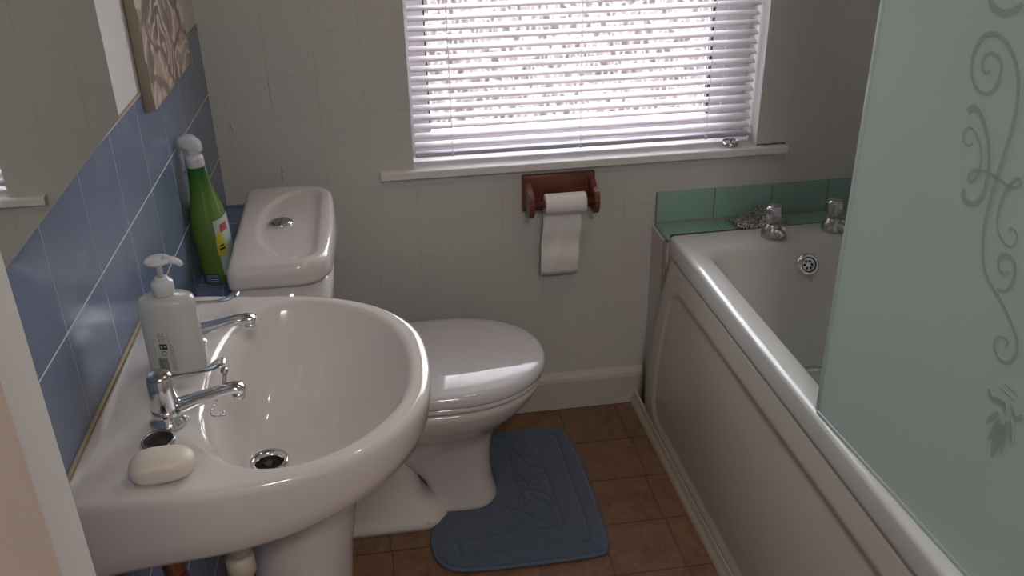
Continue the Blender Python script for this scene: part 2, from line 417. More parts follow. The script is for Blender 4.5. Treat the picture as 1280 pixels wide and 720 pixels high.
# ------------------------------------------------------------------ outside
g = tag(box('lawn', -4, 6, .3, 8, -.4, -.35, M['grass']), 'pale green lawn glimpsed outside through the blind', 'grass', kind='stuff')
def bw():
    o = box('garden_wall', -4, 6, 2.0, 2.2, -.35, 1.25, M['brick'])
    return tag(o, 'pinkish brick garden wall blurred behind the patterned window', 'wall')
bw()

# ------------------------------------------------------------------ window
wf = struct(thing('window_1', '', '', (0, 0, 0)))
del wf['label']; del wf['category']
FY0, FY1 = .10, .15
def frame_mesh():
    x0, x1, z0, z1 = WX0, WX1, WZ0, WZ1; px0, px1, pz0, pz1 = .483, 1.183, .768, 1.74
    bm = bmesh.new()
    for a in ((x0, px0, z0, z1), (px1, x1, z0, z1), (px0, px1, z0, pz0), (px0, px1, pz1, z1), (px1 + .03, px1 + .052, z0, z1)):
        yy = FY0 - .006 if a[0] == px1 + .03 else FY0
        m = bmesh.ops.create_cube(bm, size=1)
        for v in m['verts']: v.co = Vector(((a[0] + a[1]) / 2 + v.co.x * (a[1] - a[0]), (yy + FY1) / 2 + v.co.y * (FY1 - yy), (a[2] + a[3]) / 2 + v.co.z * (a[3] - a[2])))
    me = bpy.data.meshes.new('window_frame'); bm.to_mesh(me); bm.free(); return me
link('window_frame', frame_mesh(), M['upvc'], wf)
gk = []
for a in ((.483, .4868), (1.1792, 1.183)):
    gk.append(([(x, y, z) for z in (.768, 1.74) for y in (.104, .128) for x in a], [(0, 1, 3, 2), (4, 6, 7, 5), (0, 4, 5, 1), (2, 3, 7, 6), (0, 2, 6, 4), (1, 5, 7, 3)]))
v, f = join(*gk); raw('gasket', v, f, M['black'], wf, smooth=False)
box('glass_pane', .4868, 1.1792, .120, .124, .768, 1.74, M['pane'], wf)
# painted reveal lining and sill
def sill():
    prof = [(.10, .7115), (-.018, .7115), (-.024, .708), (-.026, .702), (-.024, .694), (-.018, .690), (-.0, .690), (.10, .690)]
    V = [(x, y, z) for x in (.357, 1.352) for y, z in prof]; n = len(prof)
    V = [(x if y < .0 or WX0 < x < WX1 else x, y, z) for x, y, z in V]
    # the board inside the reveal and the horned nosing in front of the wall
    nose = [(-.0005, .7115), (-.014, .7115), (-.0175, .7105), (-.0185, .708), (-.0185, .694), (-.016, .6915), (-.0005, .691)]
    a = ([(x, y, z) for x in (.357, 1.352) for y, z in nose], [(i, (i + 1) % 7, (i + 1) % 7 + 7, i + 7) for i in range(7)] + [tuple(range(7)), tuple(range(7, 14))])
    b = ([(x, y, z) for z in (.6995, .7115) for y in (-.0005, .10) for x in (WX0, WX1)], [(0, 1, 3, 2), (4, 6, 7, 5), (0, 4, 5, 1), (2, 3, 7, 6), (0, 2, 6, 4), (1, 5, 7, 3)])
    return join(a, b)
v, f = sill(); ws = raw('window_sill', v, f, M['white'], wf, smooth=False)
def dark_line(name, x0, x1, y, z, w, par):
    pts = []; n = 14
    for i in range(n + 1):
        x = x0 + (x1 - x0) * i / n; q = w * (.3 + 1.0 * random.random())
        pts.append((x, z + random.uniform(-.0006, .0006), q))
    V = [(x, y, zz + q) for x, zz, q in pts] + [(x, y, zz - q) for x, zz, q in pts]; V += [(a, y + .002, c) for a, b, c in V]; m = n + 1
    F = [(i, i + 1, m + i + 1, m + i) for i in range(n)] + [(i, i + 1, 2 * m + i + 1, 2 * m + i) for i in range(n)] + [(m + i, m + i + 1, 3 * m + i + 1, 3 * m + i) for i in range(n)]
    raw(name, V, F, M['crack_dark'], par, smooth=False)
dark_line('sill_crack', 1.278, 1.350, -.0012, .7135, .0014, wf)
dark_line('sill_crack', 1.08, 1.345, -.0012, .6885, .0013, wf)

# ------------------------------------------------------------------ venetian blind
BX0, BX1, BY = .4435, 1.268, .045
bl = thing('venetian_blind', 'white slatted venetian blind lowered inside the window recess', 'blind', ((BX0 + BX1) / 2, BY, .7115 + .012))
hl = (BX1 - BX0) / 2
def slat_mesh():
    prof = []
    for i in range(7):
        t = i / 6 * 2 - 1; prof.append((t * .0124, .0022 * (1 - t * t)))
    prof += [(y, z - .0004) for y, z in reversed(prof)]; n = len(prof)
    xs = [-hl, -hl + .0015, hl - .0015, hl]; rings = []
    for k, x in enumerate(xs):
        s = .86 if k in (0, 3) else 1
        rings.append([(x, y * s, z) for y, z in prof])
    return loft(rings)
v, f = slat_mesh(); slat0 = raw('slat', v, f, M['slat'], bl)
slat0.location = (0, 0, .030); slat0.rotation_euler = (math.radians(18), 0, 0)
NS = 45
for k in range(1, NS):
    s = slat0.copy(); COL.objects.link(s); s.parent = bl; s.location = (random.uniform(-.001, .001), 0, .030 + k * .0226); s.rotation_euler = (math.radians(18 + random.uniform(-1.2, 1.2)), 0, random.uniform(-.0006, .0006))
M['rail'] = simple('blind_rail_metal', (.46, .46, .52), .35)
box('bottom_rail', -hl, hl, -.012, .012, .002, .0125, M['rail'], bl, bev=.003)
box('headrail', -hl, hl, -.014, .014, .030 + NS * .0226 - .005, .030 + NS * .0226 + .03, M['upvc'], bl, bev=.002)
for x in (.531, .841, 1.157):
    cx = x - (BX0 + BX1) / 2; parts = []
    for yy in (-.0135, .0135):
        parts.append(tube([(cx + (.0007 if i % 2 else -.0007), yy, .006 + i * .0113) for i in range(int(2 * NS) + 2)], .0008, 5))
    for k in range(NS): parts.append(tube([(cx, -.0135, .028 + k * .0226), (cx, .0135, .028 + k * .0226)], .0005, 4))
    parts.append(lathe([(.0, -.0015), (.004, -.001), (.005, .004), (.003, .007)], (cx, -.0128, .004), 10))
    v, f = join(*parts); raw('ladder_cord', v, f, M['slat'], bl)

# tealight on the sill
tl_ = thing('tealight_candle', 'small silver tealight with a black wick on the right end of the sill', 'candle', (1.214, .012, .7115))
v, f = lathe([(.0, 0), (.0175, 0), (.019, .002), (.0195, .013), (.0185, .0125), (.0180, .009), (0, .009)], n=36, cap0=False, cap1=False); raw('cup', v, f, M['chrome_dull'], tl_)
v, f = lathe([(.0178, .0075), (.0178, .0098), (.003, .0092), (0, .009)], n=30, cap0=False, cap1=False); raw('wax', v, f, M['wax'], tl_)
v, f = tube([(0, 0, .008), (.0008, 0, .013), (.002, 0, .0165)], .0016, 8); raw('wick', v, f, M['black'], tl_)

# ------------------------------------------------------------------ toilet roll holder
th = thing('toilet_roll_holder', 'dark red stained wooden toilet roll holder screwed to the wall under the window', 'toilet roll holder', (.779, 0, .588))
box('back_plate', -.089, .089, -.016, -.0005, 0, .092, M['wood'], th, bev=.003)
def arm_mesh(sx, notch):
    pts = [(-.014, .082), (-.030, .080), (-.055, .075), (-.082, .066), (-.089, .060), (-.092, .045), (-.090, .028), (-.083, .014), (-.072, .007), (-.055, .006), (-.035, .013), (-.014, .022)]
    if notch: pts[2:4] = [(-.052, .076), (-.052, .062), (-.064, .059), (-.064, .072), (-.082, .067)]
    n = len(pts); V = [(sx + dx, y, z) for dx in (-.0065, .0065) for y, z in pts]
    F = [(i, (i + 1) % n, (i + 1) % n + n, i + n) for i in range(n)] + [tuple(range(n)), tuple(range(n, 2 * n))]
    return V, F
for sx, nt in ((-.078, False), (.078, True)):
    v, f = arm_mesh(sx, nt); a = raw('arm', v, f, M['wood'], th, smooth=False)
    b = a.modifiers.new('b', 'BEVEL'); b.width = .0015; b.segments = 2
v, f = lathe([(.0095, -.0715), (.0095, .0715)], (0, -.062, .036), 24, axis='X'); raw('dowel', v, f, M['wood'], th)
tr_ = thing('toilet_roll', 'nearly finished white toilet roll hanging on the wooden holder, sheet trailing', 'toilet roll', (.785, -.062, .624))
R0 = .0235
v, f = lathe([(.0100, -.049), (R0 - .001, -.049), (R0, -.0475), (R0, .0475), (R0 - .001, .049), (.0100, .049), (.0100, -.049)], (0, 0, 0), 40, axis='X', cap0=False, cap1=False); raw('roll', v, f, M['paper'], tr_)
def sheet():
    rows = []
    path = [(R0 * math.cos(a) * 1.0, R0 * math.sin(a)) for a in (PI / 2, PI / 3, PI / 6, 0.0)]
    path = [(y + .0006, z + .0006) for y, z in path] + [(.0262 + .003 * math.sin(i * .9), -.012 * i - .01) for i in range(17)]
    for k, (y, z) in enumerate(path):
        rows.append([(-.048 + .096 * i / 16 + .002 * math.sin(k * .3) - (.006 * k / 20), y + .0012 * math.sin(i * .8 + k * .35) * min(1, k / 8), z) for i in range(17)])
    return loft(rows, False, False, closed=False)
v, f = sheet(); sh = raw('hanging_sheet', v, f, M['paper'], tr_); sd = sh.modifiers.new('s', 'SOLIDIFY'); sd.thickness = .0005

# ------------------------------------------------------------------ mirror and picture on the left wall
mi = thing('wall_mirror', 'large frameless mirror with a worn bottom edge above the basin', 'mirror', (LA * -1.05 + .003, -1.05, 1.066), LROT + .024)
box('mirror_glass', .002, .008, -.60, .372, .001, .80, M['mirror'], mi)
box('mirror_backing', .0, .0022, -.602, .374, 0, .802, M['mirror_edge'], mi)
pc = thing('picture_panel', 'brown and cream abstract picture on a thick board hung above the blue tiles', 'picture', (LA * -.4, -.352, 1.030), LROT)
box('board', .001, .0165, -.172, .162, 0, .45, M['canvas_side'], pc, bev=.0008)
box('printed_front', .0163, .0172, -.171, .161, .001, .449, M['canvas'], pc)

# ------------------------------------------------------------------ washbasin
BC = (.2, -.965)
bs = thing('washbasin', 'white ceramic pedestal washbasin fixed to the blue tiled wall', 'washbasin', (BC[0], BC[1], 0))
Ot = [(.404, 0), (.3985, .07), (.386, .11), (.362, .15), (.333, .18), (.3, .203), (.26, .222), (.21, .237), (.14, .246), (.06, .25), (.0, .2505), (-.018, .2505), (-.0245, .249), (-.0250, .240), (-.0248, .20)]
It = [(.378, 0), (.369, .075), (.345, .125), (.305, .17), (.26, .198), (.215, .211), (.165, .203), (.13, .17), (.108, .10), (.101, 0)]
def full(t):
    P = [(x, BC[1] + h) for x, h in t] + [(x, BC[1] - h) for x, h in reversed(t) if h > 0]
    return [(x + LA * (y - BC[1]) * max(0, 1 - max(0, x) / .2), y) for x, y in P]
def smoothpoly(P, it):
    for _ in range(it):
        Q = []
        for i in range(len(P)):
            a, b = P[i], P[(i + 1) % len(P)]
            Q += [(a[0] * .75 + b[0] * .25, a[1] * .75 + b[1] * .25), (a[0] * .25 + b[0] * .75, a[1] * .25 + b[1] * .75)]
        P = Q
    return P
OP = full(Ot) + []; OP = smoothpoly(OP, 2); IP = smoothpoly(full(It), 3)
IC = (.215, BC[1])
def rayhit(P, a):
    dx, dy = math.cos(a), math.sin(a); best = None
    for i in range(len(P)):
        (x1, y1), (x2, y2) = P[i], P[(i + 1) % len(P)]
        ex, ey = x2 - x1, y2 - y1; den = dx * ey - dy * ex
        if abs(den) < 1e-12: continue
        t = ((x1 - IC[0]) * ey - (y1 - IC[1]) * ex) / den; s = ((x1 - IC[0]) * dy - (y1 - IC[1]) * dx) / den
        if t > 0 and -1e-6 <= s <= 1 + 1e-6 and (best is None or t > best): best = t
    return (IC[0] + dx * best, IC[1] + dy * best)
NA = 144
# angles concentrated so that the two back corners keep their shape
ANG = [2 * PI * j / NA for j in range(NA)]
OUT = [rayhit(OP, a) for a in ANG]; INN = [rayhit(IP, a) for a in ANG]
DR = (.166, -.978, .643)
def deckz(x, y):
    b = min(1, max(0, (.16 - x) / .12)); z = .779 + .007 * b * b * (3 - 2 * b)
    # soap dish hollow near the front left corner and a shallow one opposite
    for sx, sy in ((.075, -1.165), (.075, -.765)):
        d = ((x - sx) / .052) ** 2 + ((y - sy) / .036) ** 2
        if d < 1: z -= .006 * (1 - d) ** 1.5 if d < 1 else 0
    return z
def lerp2(a, b, t): return (a[0] + (b[0] - a[0]) * t, a[1] + (b[1] - a[1]) * t)
def inset(p, d):
    l = math.hypot(p[0] - IC[0], p[1] - IC[1]); return lerp2(p, IC, d / l)
rings = []
under = [(.20 + .085 * math.cos(a), BC[1] + .095 * math.sin(a)) for a in ANG]
def hside(p):
    t = min(1, max(0, (p[0] + .02) / .42)); return .118 - .055 * t ** 1.6
rings.append([(*under[j], .606) for j in range(NA)])
for q, dz in ((.35, .012), (.7, .006)):
    rings.append([(*lerp2(under[j], inset(OUT[j], .03), q), .606 + (.779 - hside(OUT[j]) - .606) * (q ** 1.5)) for j in range(NA)])
for ins, fr in ((.026, 1.0), (.014, .965), (.007, .88), (.003, .65), (.0005, .35), (0, .12)):
    def P(j):
        p = inset(OUT[j], ins) if OUT[j][0] > .0 else (max(OUT[j][0], LA * OUT[j][1] + .0005), OUT[j][1] + (IC[1] - OUT[j][1]) * ins * 1.5)
        return (*p, deckz(*OUT[j]) - hside(OUT[j]) * fr)
    rings.append([P(j) for j in range(NA)])
for ins, dz in ((.0015, .0045), (.005, .0012), (.010, 0)):
    rings.append([(*inset(OUT[j], ins), deckz(*OUT[j]) - dz) for j in range(NA)])
for t in (.12, .25, .38, .5, .62, .74, .86, .95):
    r_ = []
    for j in range(NA):
        a = inset(OUT[j], .010); b = INN[j]
        l = math.hypot(a[0] - b[0], a[1] - b[1]); bb = lerp2(b, a, min(.6, .006 / max(l, .006)))
        p = lerp2(a, bb, t); r_.append((*p, deckz(*p)))
    rings.append(r_)
for t, dz in ((0.0, .0015), (.012, .004), (.03, .010)):
    rings.append([(*lerp2(INN[j], DR[:2], t), deckz(*INN[j]) - dz) for j in range(NA)])
for i in range(1, 17):
    t = .03 + .97 * i / 16; r_ = []
    for j in range(NA):
        dcir = (DR[0] + .021 * math.cos(ANG[j]), DR[1] + .021 * math.sin(ANG[j]))
        p = lerp2(INN[j], dcir, t); z0 = deckz(*INN[j]) - .010
        tt = (t - .03) / .97; r_.append((*p, z0 - (z0 - DR[2]) * (1 - (1 - tt) ** 2.1)))
    rings.append(r_)
rings.append([(DR[0] + .019 * math.cos(a), DR[1] + .019 * math.sin(a), DR[2] - .02) for a in ANG])
v, f = loft(rings, True, True)
v = [(x - BC[0], y - BC[1], z) for x, y, z in v]
raw('basin', v, f, M['ceramic'], bs)
# pedestal
def pedestal():
    rr = []
    for z, rx, ry, cx in ((0, .085, .098, .17), (.02, .083, .096, .17), (.05, .072, .084, .175), (.30, .066, .078, .185), (.50, .070, .082, .20), (.59, .078, .088, .212), (.612, .082, .092, .215)):
        rr.append([(cx - BC[0] + rx * math.cos(a) * (1 if math.cos(a) > 0 else 1.1), -.022 + ry * math.sin(a), z) for a in [2 * PI * j / 48 for j in range(48)]])
    return loft(rr)
v, f = pedestal(); raw('pedestal', v, f, M['ceramic'], bs)
# drain ring; well and grid coloured black for the shade inside
dr = (DR[0] - BC[0], DR[1] - BC[1], DR[2])
v, f = lathe([(.0275, .0012), (.0268, .0032), (.022, .0028), (.0185, -.004), (.0178, -.018), (.0195, -.019)], dr, 48, cap0=False, cap1=False); w_ = raw('waste_ring', v, f, M['chrome'], bs)
parts = [lathe([(.0186, -.0035), (.0176, -.006), (.0172, -.0165), (.0, -.0165)], dr, 32, cap0=False, cap1=False)]
v, f = join(*parts); raw('waste_well', v, f, M['black'], w_)
parts = []
for k in range(3):
    a = k * PI / 3 + .3; parts.append(tube([(dr[0] - .017 * math.cos(a), dr[1] - .017 * math.sin(a), dr[2] - .013), (dr[0] + .017 * math.cos(a), dr[1] + .017 * math.sin(a), dr[2] - .013)], .0014, 6))
v, f = join(*parts); raw('waste_grid', v, f, M['black'], w_)
# grimy sealant bead where basin meets tiles
v, f = tube(smoothpath([(LA * y + .0015 - BC[0], y - BC[1], .7865) for y in (-1.214, -1.1, -.95, -.8, -.716)], 5), .0032, 8); raw('sealant_bead', v, f, M['grout'], bs)
# chain stay
v1 = tube(smoothpath([(.128, -1.000, .790), (.131, -1.000, .803), (.133, -1.001, .812)], 4), [.0028] * 9, 10)
v2 = lathe([(0, 0), (.0045, .0008), (.0052, .004), (.004, .007), (0, .0078)], (.1325, -1.001, .810), 16, sy=1.2)
v, f = join(v1, v2, lathe([(.006, 0), (.006, .003), (.003, .004)], (.128, -1.0, .785), 16)); v = [(x - BC[0], y - BC[1], z) for x, y, z in v]; raw('chain_stay', v, f, M['chrome_dull'], bs)
pts = smoothpath([(.128, -1.0, .790), (.124, -1.02, .786), (.118, -1.05, .785), (.122, -1.062, .784), (.130, -1.058, .781), (.133, -1.05, .776), (.130, -1.04, .775)], 6)
bv = []
for i, p in enumerate(pts[::2]): bv.append(lathe([(0, -.0017), (.0014, -.001), (.0019, 0), (.0014, .001), (0, .0017)], p, 8, cap0=False, cap1=False))
v, f = join(*bv); v = [(x - BC[0], y - BC[1], z + .0015) for x, y, z in v]; raw('ball_chain', v, f, M['chrome_dull'], bs)

# basin taps
def make_tap():
    t = thing('basin_tap', '', 'tap', (0, 0, 0), 0, 'chrome lever taps on the washbasin')
    v, f = lathe([(.0, 0), (.0235, 0), (.0238, .003), (.0215, .007), (.0185, .010), (.0178, .018), (.0170, .024)], n=40); raw('base', v, f, M['chrome'], t)
    v, f = lathe([(.0170, .022), (.0174, .026), (.0165, .050), (.0152, .0655), (.0135, .068)], n=40); raw('head', v, f, M['chrome'], t)
    # spout
    path = [(.004, 0, .017, .0125, .0115), (.020, 0, .021, .0120, .0105), (.045, 0, .0285, .0105, .0078), (.068, 0, .0345, .0100, .0068), (.083, 0, .0370, .0102, .0065), (.092, 0, .0355, .0100, .0062), (.097, 0, .0305, .0088, .006)]
    rings = []
    for x, y, z, w, h in path:
        rings.append([(x + (h * .35 * math.sin(a) if x > .08 else 0), w * math.copysign(abs(math.cos(a)) ** .75, math.cos(a)), z + h * math.copysign(abs(math.sin(a)) ** .75, math.sin(a))) for a in [2 * PI * j / 24 for j in range(24)]])
    v, f = loft(rings); raw('spout', v, f, M['chrome'], t)
    v, f = lathe([(.0078, 0), (.0084, -.006), (.0078, -.010), (.006, -.010)], (.0885, 0, .031), 24); raw('nozzle', v, f, M['chrome'], t)
    # lever
    lp = [(-.004, .0645, .008, .0022), (.012, .0655, .0062, .0022), (.030, .0660, .0040, .0018), (.048, .0662, .0038, .0017), (.058, .0685, .0062, .0016), (.066, .0725, .0118, .0016), (.074, .0755, .0120, .0015), (.080, .0770, .0070, .0012)]
    rings = [[(x, w * math.cos(a), z + h * math.sin(a)) for a in [2 * PI * j / 16 for j in range(16)]] for x, z, w, h in lp]
    v, f = loft(rings); raw('lever', v, f, M['chrome'], t)
    v, f = lathe([(.0150, .0645), (.0148, .0680), (.0125, .0712), (.008, .0722), (0, .0724)], n=32, cap0=True, cap1=False); cpn = raw('cap', v, f, M['chrome_dull'], t)
    cpn['label'] = 'worn dull cap with a hot or cold marker'
    return t
t1 = make_tap(); t1.location = (.068, -1.066, .7858); t1.rotation_euler = (0, 0, math.radians(5))
t1['label'] = 'chrome lever tap nearest the camera on the basin, by the soap bar'
t2 = copy_tree(t1); t2.location = (.066, -.872, .7858); t2.rotation_euler = (0, 0, math.radians(-4))
t2['label'] = 'chrome lever tap behind the soap dispenser on the far side of the basin'

# basin plug
pg = thing('basin_plug', 'round black sink plug with a chrome rim lying between tap and soap', 'plug', (.064, -1.112, .7855))
v, f = lathe([(0, 0), (.0165, 0), (.0195, .002), (.0205, .006), (.0185, .0085), (.0170, .007)], n=40, cap0=False, cap1=False); raw('rim', v, f, M['chrome_dull'], pg)
v, f = lathe([(.0172, .0065), (.014, .004), (.009, .0036), (.005, .0048), (0, .0052)], n=30, cap0=False, cap1=False); raw('rubber', v, f, M['black'], pg)
# soap
def soap():
    rings = []
    nphi, nth = 18, 40
    for i in range(nphi + 1):
        ph = -PI / 2 + PI * i / nphi; c, s = math.cos(ph), math.sin(ph)
        ring = []
        for j in range(nth):
            th_ = 2 * PI * j / nth; cx, cy = math.cos(th_), math.sin(th_)
            X = .037 * abs(c) ** .6 * math.copysign(abs(cx) ** .62, cx); Y_ = .024 * abs(c) ** .6 * math.copysign(abs(cy) ** .8, cy)
            Z = .0165 * math.copysign(abs(s) ** .75, s) * (1 - .12 * (X / .037) ** 2)
            ring.append((X, Y_ * (1 - .10 * X / .037), Z + .0165))
        rings.append(ring)
    return loft(rings, True, True)
v, f = soap(); so = raw('soap_bar', v, f, M['soap']); so.location = (.079, -1.168, .7795); so.rotation_euler = (0, 0, math.radians(6))
tag(so, 'creamy white oval bar of soap on the front corner of the basin', 'soap')

# soap dispenser
sd_ = thing('soap_dispenser', 'milky clear oval hand soap pump bottle with black print, standing between the basin taps', 'soap bottle', (.062, -.938, .7862), math.radians(-2))
AX, AY = .0375, .0235
def sup(a, e=.85): return math.copysign(abs(math.cos(a)) ** e, math.cos(a)), math.copysign(abs(math.sin(a)) ** e, math.sin(a))
def oval(sc, z, n=56, e=.9):
    return [(AX * sc * sup(2 * PI * j / n, e)[0], AY * sc * sup(2 * PI * j / n, e)[1], z) for j in range(n)]
v, f = loft([oval(.90, 0), oval(.97, .0015), oval(1, .006), oval(1, .05), oval(1.0, .098), oval(.985, .105), oval(.93, .110), oval(.80, .113), [(.0125 * math.cos(2 * PI * j / 56), .0125 * math.sin(2 * PI * j / 56), .115) for j in range(56)], [(.012 * math.cos(2 * PI * j / 56), .012 * math.sin(2 * PI * j / 56), .121) for j in range(56)]]); raw('bottle_body', v, f, M['soap_bottle'], sd_)
v, f = lathe([(.0140, .117), (.0142, .119), (.0130, .1215), (.0142, .123), (.0142, .133), (.0125, .1355), (.0095, .1365), (.0090, .1400), (.006, .141)], n=36); raw('collar', v, f, M['pump'], sd_)
v, f = join(lathe([(.0042, .138), (.0038, .158), (.0060, .160), (.0160, .1625), (.0175, .1650), (.0150, .1672), (0, .168)], n=32), tube([(.006, 0, .1645), (.020, 0, .1635), (.0275, -.001, .1595), (.029, -.001, .156)], [.0055, .0050, .0040, .0032], 14)); raw('pump_head', v, f, M['pump'], sd_)
def patch(u0, u1, z0, z1, off=.0006, n=6):   # piece of the bottle's front surface, u = angle in degrees
    rows = []
    for i in range(n + 1):
        a = math.radians(u0 + (u1 - u0) * i / n); c, s = sup(a, .9)
        rows.append([(AX * c + off * c, AY * s + off * s, z0), (AX * c + off * c, AY * s + off * s, z1)])
    return loft(rows, False, False, closed=False)
lab = []
def ux(x): # x offset on the camera-facing side (-y) -> angle
    c = max(-1, min(1, x / AX)); return math.degrees(-math.acos(math.copysign(abs(c) ** (1 / .9), c)))
def mark(x0, x1, z0, z1): lab.append(patch(ux(x0), ux(x1), z0, z1, n=2))
random.seed(3)
x = -.0195   # barcode
for k in range(5): pass
z = .009
xb = -.0190
while xb < -.0060:
    w = random.choice((.0004, .0004, .0008)); mark(xb, xb + w, .010, .031); xb += w + random.choice((.0005, .0008))
for k in range(9): mark(-.0210, -.0204, .034 + k * .0030, .034 + k * .0030 + random.uniform(.0012, .0024))
mark(-.0135, -.0035, .0445, .053)                   # black square symbol
for k in range(10):                                  # round recycling arrow
    a0, a1 = k * 30, k * 30 + 30; xx = -.0088; zz = .0385
    a = math.radians(k * 32); mark(xx + .0032 * math.cos(a) - .0006, xx + .0032 * math.cos(a) + .0006, zz + .0034 * math.sin(a) - .0007, zz + .0034 * math.sin(a) + .0007)
for (gx, gz) in ((-.0125, .0560), (-.0075, .0560), (-.0125, .0640), (-.0075, .0640)):  # small C / E like marks
    mark(gx, gx + .0006, gz, gz + .0050); mark(gx, gx + .003, gz, gz + .0006); mark(gx, gx + .003, gz + .0045, gz + .0051)
for col in (-.0010, .0010, .0030):
    zz = .012
    while zz < (.068 if col < .001 else .050):
        h = random.uniform(.0012, .0032); mark(col, col + .0006, zz, zz + h); zz += h + .0012
v, f = join(*lab); raw('printed_label', v, f, M['dark_ink'], sd_, smooth=False)
lab = []; mark(-.0118, -.0092, .0465, .0508); mark(-.0078, -.0052, .0465, .0508); v, f = join(*[patch(ux(-.0118), ux(-.0100), .0465, .0510, .0009, 2), patch(ux(-.0075), ux(-.0055), .0480, .0510, .0009, 2)]); raw('label_symbol', v, f, M['soap_bottle'], sd_, smooth=False)

# supply pipes under the basin
def pipe(x, y, mat, label, r=.011, fit=True):
    t = thing('water_pipe', label, 'pipe', (x, y, 0))
    v, f = lathe([(r, 0), (r, .625)], n=20); raw('pipe_run', v, f, mat, t)
    v, f = join(lathe([(r + .001, .555), (r + .006, .56), (r + .006, .585), (r + .002, .59)], n=12), lathe([(r + .002, .592), (r + .004, .596), (r + .004, .618), (r + .001, .622)], n=20)); raw('fitting', v, f, mat, t)
pipe(.128, -1.10, M['pipe'], 'cream plastic waste pipe beside the pedestal under the basin', .0135)
pipe(.050, -1.122, M['copper'], 'dull reddish copper supply pipe under the near corner of the basin', .010)

# ------------------------------------------------------------------ toilet
TC = -.322
wc = thing('toilet', 'white close coupled toilet with closed lid facing the bath', 'toilet', (.30, TC, 0))
def egg(xb, xf, hw, n=56, sq=1.0, cxf=.42):
    # plan outline, back at xb, front tip at xf, half width hw
    cx = xb + (xf - xb) * cxf; pts = []
    for j in range(n):
        a = 2 * PI * j / n; c, s = math.cos(a), math.sin(a)
        x = cx + ((xf - cx) * abs(c) ** .95 if c > 0 else -(cx - xb) * abs(c) ** .55)
        w = hw * math.copysign(abs(s) ** (.92 if c > 0 else .6), s)
        pts.append((x - .30, w))
    return pts
def scale2(P, s, c=(.17, 0)): return [(c[0] + (x - c[0]) * s, c[1] + (y - c[1]) * s) for x, y in P]
# bowl and foot as one body
rings = []
for z, xb, xf, hw in ((0.0, .40, .570, .072), (.012, .40, .570, .072), (.03, .41, .563, .067), (.08, .40, .555, .064), (.12, .365, .553, .065), (.185, .30, .559, .074), (.22, .28, .580, .095), (.25, .25, .612, .124), (.28, .24, .643, .147), (.31, .24, .665, .160), (.336, .25, .675, .166), (.349, .25, .675, .165)):
    rings.append([(x, y, z) for x, y in egg(xb, xf, hw, cxf=.62 if z < .2 else .5)])
v, f = loft(rings); body = raw('bowl', v, f, M['ceramic'], wc)
ss = body.modifiers.new('s', 'SUBSURF'); ss.levels = 1; ss.render_levels = 1
# trapway bulge and skirted foot at the back
def trap():
    rr = []
    for z, x0, x1, h in ((0, .175, .445, .112), (.012, .175, .445, .112), (.022, .178, .440, .108), (.034, .182, .425, .100), (.060, .188, .392, .094), (.085, .19, .388, .084), (.13, .195, .375, .066), (.21, .20, .355, .064), (.26, .20, .345, .09), (.30, .20, .33, .11), (.330, .20, .33, .12)):
        rr.append([(p[0] - .30, p[1], p[2]) for p in rrect(x0, x1, -h, h, .05, z, 6)])
    return loft(rr)
v, f = trap(); tb = raw('trapway', v, f, M['ceramic'], wc)
v, f = join(lathe([(.0, 0), (.009, .0), (.0095, .004), (.006, .008), (0, .009)], (.098, -.101, .016), 20)); raw('foot_bolt_cap', v, f, M['ceramic'], wc)
# seat ring and lid
P0 = egg(.285, .684, .173, cxf=.46)
def slab(P, prof, c=(.17, 0)):
    return loft([[(x, y, z) for x, y in scale2(P, s, c)] for s, z in prof])
v, f = slab(P0, [(.90, .349), (.965, .349), (.975, .353), (.972, .361), (.93, .363)]); raw('seat', v, f, M['lid'], wc)
v, f = slab(P0, [(.90, .3635), (.985, .3635), (1.0, .367), (1.004, .376), (.995, .384), (.975, .390), (.93, .3935), (.80, .3975), (.55, .4000), (.25, .4012), (.02, .4015)]); raw('seat_lid', v, f, M['lid'], wc)
for a_, b_ in ((-.06, -.03), (.03, .06)):
    v, f = lathe([(.009, a_), (.011, a_ + .002), (.011, b_ - .002), (.009, b_)], (.005, 0, .368), 20, axis='Y'); raw('hinge', v, f, M['lid'], wc)
# cistern
CY = -.328 - TC
DZ = -.018
def Dring(x0, x1, h, z, rb=.012, rf=.07, bow=.012, n=10):
    pts = []
    cs = [(x1 - rf, CY + h - rf, rf, 0), (x0 + rb, CY + h - rb, rb, PI / 2), (x0 + rb, CY - h + rb, rb, PI), (x1 - rf, CY - h + rf, rf, 3 * PI / 2)]
    for cx, cy, r, a0 in cs:
        for i in range(n + 1):
            a = a0 + PI / 2 * i / n; x, y = cx + r * math.cos(a), cy + r * math.sin(a)
            if x > x1 - rf: x += bow * (1 - ((y - CY) / h) ** 2) * (x - (x1 - rf)) / rf
            pts.append((x - .30, y, z))
    if bow:
        # points along the bowed front between the last and first corner
        for i in range(1, 9):
            y = CY - h + rf + (2 * h - 2 * rf) * i / 9
            pts.append((x1 + bow * (1 - ((y - CY) / h) ** 2) - .30, y, z))
    return pts
X0, X1, H = .067, .246, .207
v, f = loft([Dring(X0 + .015, X1 - .045, H - .035, .40), Dring(X0 + .008, X1 - .03, H - .025, .43), Dring(X0 + .004, X1 - .014, H - .012, .60), Dring(X0 + .004, X1 - .008, H - .008, .699)]); raw('cistern', v, f, M['ceramic'], wc)
CCX, CCY = X0 + .118 - .30, CY
def polar(P, n=120):
    global IC
    keep = IC; IC = (CCX, CCY); r_ = [rayhit([(p[0], p[1]) for p in P], 2 * PI * (j + .5) / n) for j in range(n)]; IC = keep; return r_
